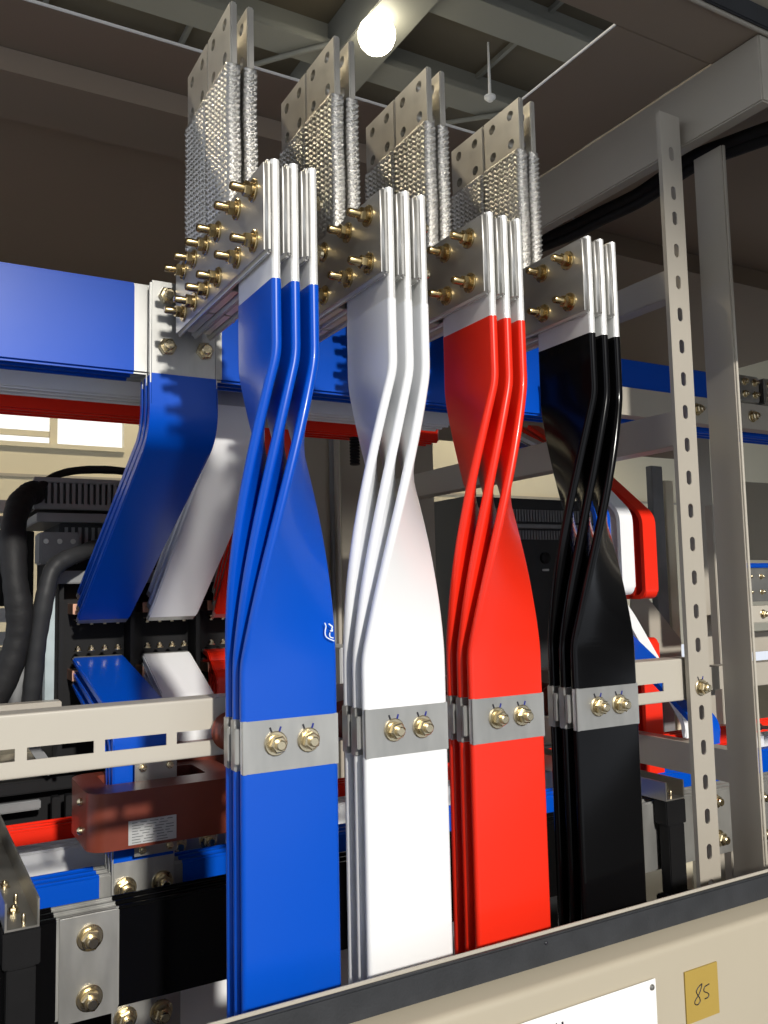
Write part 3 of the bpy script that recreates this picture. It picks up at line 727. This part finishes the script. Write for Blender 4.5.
# carriage of the breaker under the rail
tr = thing('breaker_carriage', 'dark steel breaker carriage under the cream rail', 'carriage', (.2, 2.2, .9))
box('carriage_body', -.6, .86, 2.25, 2.43, 0, 1.084, 'phenolic', tr, .004)
box('deck', -.6, .86, 2.22, 2.44, 1.085, 1.10, 'olive_panel', tr, .002)
box('deck_edge', -.6, .86, 2.19, 2.22, 1.045, 1.075, 'phenolic', tr, .003)
box('deck_edge', -.6, .30, 2.172, 2.189, 1.010, 1.032, 'grey_plastic', tr, .003)
for x in (.32, .35, .39, .62): box('runner', x, x+.018, 2.14, 2.17, 0, 1.04, 'phenolic', tr, .002)
prism('brace', strip([(.24, 1.20), (.31, 1.09)], .022), 1, 2.14, 2.16, 'grey_plastic', tr, 30)
box('runner_clip', .415, .432, 2.1365, 2.1395, .90, 1.04, 'label_silver', tr, .002)

# ================================================================ REAR PANELS behind the risers
def rearp(x0p, x1p, Y, z0, z1, m_, label, name='rear_sheet'):
    return tag(box(name, onY(x0p, 560, Y).x, onY(x1p, 560, Y).x, Y, Y+.02, z0, z1, m_, None, .002), label, 'panel')
rearp(222, 331, 2.45, 0, 2.125, 'olive_panel', 'grey rear sheet between the blue and white risers')
rearp(333, 337, 2.42, 0, 2.125, 'grey_plastic', 'dark upright seam strip left of the white riser', 'seam_strip')
rearp(338, 341, 2.40, 0, 2.125, 'beige', 'pale upright edge strip left of the white riser', 'seam_strip')
rearp(342, 436, 2.45, 0, 2.125, 'olive_panel', 'grey rear sheet hidden mostly by the white riser')
sp = onY(350, 437, 1.8)
bm = bmesh.new()
for i in range(9): lathe_bm(bm, [(.009, i*.0075), (.0125, i*.0075+.0015), (.0125, i*.0075+.0055), (.009, i*.0075+.0075)], 16)
tag(link('spring_insulator', mesh(bm, 40), 'phenolic', None, (sp.x+.012, 1.8, ZU0-.0685)), 'black ribbed insulator hanging below the red busbar', 'insulator')
q0, q1 = onY(340, 650, 2.2), onY(349, 720, 2.2)
tag(box('junction_box', q0.x, q0.x+.09, 2.2, 2.4495, q1.z, onY(340, 648, 2.2).z, 'label_silver', None, .003), 'pale grey box glimpsed between the blue and white risers', 'box')

# second breaker, seen between red and black risers
b2 = thing('air_circuit_breaker', 'dark air circuit breaker glimpsed between the red and black risers', 'breaker', (1.95, 2.5, 1.0))
YB2 = 2.55
A, B = onY(505, 502, YB2), onY(565, 690, YB2)
x0b, x1b = onY(505, 560, YB2).x-.15, onY(585, 560, YB2).x+.1
box('pedestal', x0b, x1b, YB2+.05, YB2+.4, 0, .9, 'dark_plastic', b2, .004)
box('body', x0b, x1b, YB2+.03, YB2+.4, .9, A.z+.02, 'dark_plastic', b2, .004)
z1a, z1b = onY(530, 502, YB2).z, onY(530, 522, YB2).z
for zz0, zz1 in ((onY(530, 521, YB2).z, onY(530, 509, YB2).z), (onY(530, 539, YB2).z, onY(530, 530, YB2).z)):
    for k in range(56):
        x = x0b + k*.014
        if x < x1b-.01: box('vent_slat', x, x+.007, YB2+.018, YB2+.031, zz0, zz1, 'grey_plastic', b2, 0)
box('cover_ledge', x0b, x1b, YB2, YB2+.035, onY(530, 528, YB2).z, onY(530, 524, YB2).z, 'grey_plastic', b2, .001)
p = onY(546, 558, YB2+.02)
lathe('indicator', [(.022, 0), (.022, .012), (.014, .016)], 'phenolic', (p.x, YB2+.03, p.z), ROT['-y'], b2, 16)
box('indicator_tag', p.x-.012, p.x+.014, YB2+.02, YB2+.031, p.z-.05, p.z-.042, 'label_silver', b2, .001)

# ================================================================ NEIGHBOUR FEEDER on the right
def loopbar(label, c, x0, x1, path, rad=.03, t_=.0115, n=1, gap=.03):
    t = thing('feeder_bar', label, 'busbar', ((x0+x1)/2, path[-1][0], min(p_[1] for p_ in path)), 'bent feeder bars of the neighbouring cubicle')
    for k in range(n):
        pp = [(a+gap*k, b) for a, b in path]
        prism('lamination', strip(pp, t_, 1, rad, 8), 0, x0, x1, c, t, 40, .003)
    return t
YF = 1.60
zr_ = 1.682
loopbar('red upper feeder bar, bent, right of the black riser', 'red', 1.683, 1.73, [(2.05, 2.0), (1.785, 1.835), (YF, zr_), (YF, 1.462), (1.66, 1.462)], .028, n=2, gap=.035)
loopbar('white upper feeder bar, bent, just right of the black riser', 'white', 1.603, 1.648, [(2.05, 1.98), (1.76, 1.835), (YF, zr_+.005), (YF, 1.474), (1.66, 1.474)], .028, n=2, gap=.035)
loopbar('blue upper feeder bar, mostly hidden by the black riser', 'blue', 1.523, 1.570, [(2.05, 1.97), (1.75, 1.83), (YF, zr_+.008), (YF, 1.48), (1.66, 1.48)], .028)
loopbar('red lower feeder bar between black riser and slotted post', 'red', 1.662, 1.722, [(1.68, 1.362), (YF, 1.362), (YF, 1.15), (YF, 1.02)], .02, n=2, gap=.03)
wp = [onX(x, y, 1.622) for x, y in ((605, 582), (628, 612), (690, 722))]
loopbar('white lower feeder bar slanting below the red one', 'white', 1.605, 1.64, [(p.y, p.z) for p in wp]+[(wp[2].y, 1.14)], .03)
bp_ = [onX(x, y, 1.55) for x, y in ((600, 610), (690, 698), (712, 722))]
loopbar('blue lower feeder bar slanting towards the gap between the posts', 'blue', 1.50, 1.575, [(p.y, p.z) for p in bp_]+[(bp_[2].y, 1.15)], .03)
# gusset plate, rear uprights
G = [onY(x, y, 2.29) for x, y in ((632, 598), (648, 597), (682, 640), (682, 700), (632, 700))]
tag(prism('gusset_plate', [(g.x, g.z) for g in G], 1, 2.293, 2.2995, 'beige'), 'beige gusset plate behind the red feeder bars', 'plate')
for a, b, Y, z0, z1, m_, lab in ((655, 666, 2.3, 0, 1.95, 'grey_plastic', 'dark rear upright left of the slotted post'), (668, 676, 2.32, 0, 1.9, 'wall_paint', 'pale rear upright just left of the slotted post'),
                                 (697, 715, 1.96, 0, 2.1, 'beige', 'rear upright seen between the two posts'), (714, 722, 1.86, 0, 1.75, 'rail_cream', 'thin bright upright beside the plain post')):
    tag(box('rear_upright', onY(a, 540, Y).x, onY(b, 540, Y).x, Y, Y+.03, z0, z1, m_, None, .002), lab, 'post', 'rear uprights on the right')
# long beam along X under the blue busbar on the right, with nuts
Zq0, Zq1 = onY(752, 429, 1.36).z, onY(752, 404, 1.36).z
t = thing('rear_crossbeam', 'beige crossbeam with nuts under the upper busbars on the right', 'beam', (2.4, 1.36, Zq0))
prism('channel', channel_poly(1.36, 1.395, Zq0, Zq1, .003), 0, 1.19, 3.3, 'beige', t, 30)
for px in (697, 752): q = onY(px, 413, 1.36); bolt((q.x, 1.36, (Zq0+Zq1)/2), '-y', t, 'big')
def termblock(x, y, z, w_, h, label, cols=2):
    t = thing('terminal_block', label, 'terminal', (x+w_/2, y, z), 'terminal blocks on the right')
    box('block', x, x+w_, y, y+.05, z, z+h, 'steel', t, .003)
    for i in range(cols):
        for j in range(2): bolt((x+w_*(i+.5)/cols, y, z+h*(.28+.46*j)), '-y', t, 'small')
q = onY(735, 401, 1.36); termblock(q.x, 1.345, Zq1+.0005, .075, .065, 'grey terminal block on the crossbeam, right of the plain post')
q = onY(760, 401, 1.36); termblock(q.x, 1.345, Zq1+.0005, .075, .065, 'grey terminal block on the crossbeam at the right edge')
q0 = onY(745, 602, 1.9); q1 = onY(745, 568, 1.9)
termblock(q0.x, 1.9, q0.z, .30, q1.z-q0.z, 'zinc terminal block row at the right edge, mid height', 5)
tag(box('terminal_cover', q0.x-.004, q0.x+.31, 1.895, 1.955, q1.z+.0005, q1.z+.016, 'blue', None, .003), 'blue strip on top of the terminal block row', 'cover')
# shelf rails right of the plain post
for ya, yb, Y, m_, lab in ((606, 623, 1.86, 'rail_cream', 'bright rail below the terminal block row'), (632, 652, 2.0, 'beige', 'beige rail below the bright rail at right'), (664, 686, 1.9, 'rail_cream', 'wide cream rail at right, above the blue bars')):
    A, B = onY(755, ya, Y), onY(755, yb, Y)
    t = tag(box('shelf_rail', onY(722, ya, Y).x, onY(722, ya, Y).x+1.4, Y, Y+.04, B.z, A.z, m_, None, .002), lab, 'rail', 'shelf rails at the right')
q = onY(763, 614, 1.86); t = thing('rail_clip', 'brass bolt on the bright rail at the right edge', 'bolt', (q.x, 1.86, q.z)); bolt((q.x, 1.86, q.z), '-y', t, 'big')
A, B = onY(735, 470, 2.4), onY(735, 560, 2.4)
tag(box('neighbour_door', onY(728, 500, 2.4).x, onY(728, 500, 2.4).x+1.6, 2.4, 2.42, B.z, 1.93, 'olive_panel', None, .002), 'tan inner door sheet at the right edge behind the posts', 'panel')
# short blue / white / red bars low right
for x0p, x1p, y0p, y1p, Y, c, lab in ((712, 735, 728, 744, 1.70, 'red', 'red bar end between the posts, low right'), (735, 766, 738, 754, 1.78, 'white', 'white bar end right of the plain post'), (738, 800, 754, 777, 1.62, 'blue', 'blue bar right of the plain post above the bolts')):
    A, B = onY(x0p, y0p, Y), onY(x1p, y1p, Y)
    tag(box('bar_end', A.x, B.x, Y, Y+.034, min(A.z, B.z), max(A.z, B.z), c, None, .006, 3), lab, 'busbar', 'bar ends low on the right')
q = onY(757, 727, 1.8); t = thing('contact_bolt', 'copper bolt above the white bar end at right', 'bolt', q); tube('shank', [q, q+Vector((.09, 0, -.012))], .006, 'copper', t); lathe('collar', [(.012, 0), (.012, .012)], 'copper', q, ROT['+x'], t, 14)
tag(tube('thin_wire', smooth_path([onY(752, 668, 1.95), onY(756, 690, 1.95), onY(752, 705, 1.95), onY(740, 716, 1.95)], 8), .004, 'dark_plastic'), 'thin dark wire hanging below the wide cream rail', 'wire')
# overhead cable bundle right
t = thing('overhead_cable', 'black cable bundle tied under the roof beam at upper right', 'cable', (1.46, 1.3, 2.36))
pts = [onX(x, y, X) for x, y, X in ((800, 118, 1.46), (768, 128, 1.46), (735, 140, 1.46), (690, 158, 1.46), (640, 192, 1.46), (600, 212, 1.46), (560, 232, 1.46), (520, 248, 1.46), (480, 268, 1.46))]
for k, (dx, dz) in enumerate(((0, 0), (.024, .008), (.012, -.016))):
    tube('cable', smooth_path([p+Vector((dx, 0, dz)) for p in pts], 6), .013, 'cable', t)
tube('cable_tie', [Vector((1.445, 1.56, 2.43)), Vector((1.47, 1.56, 2.40)), Vector((1.49, 1.56, 2.43))], .003, 'label_silver', t)
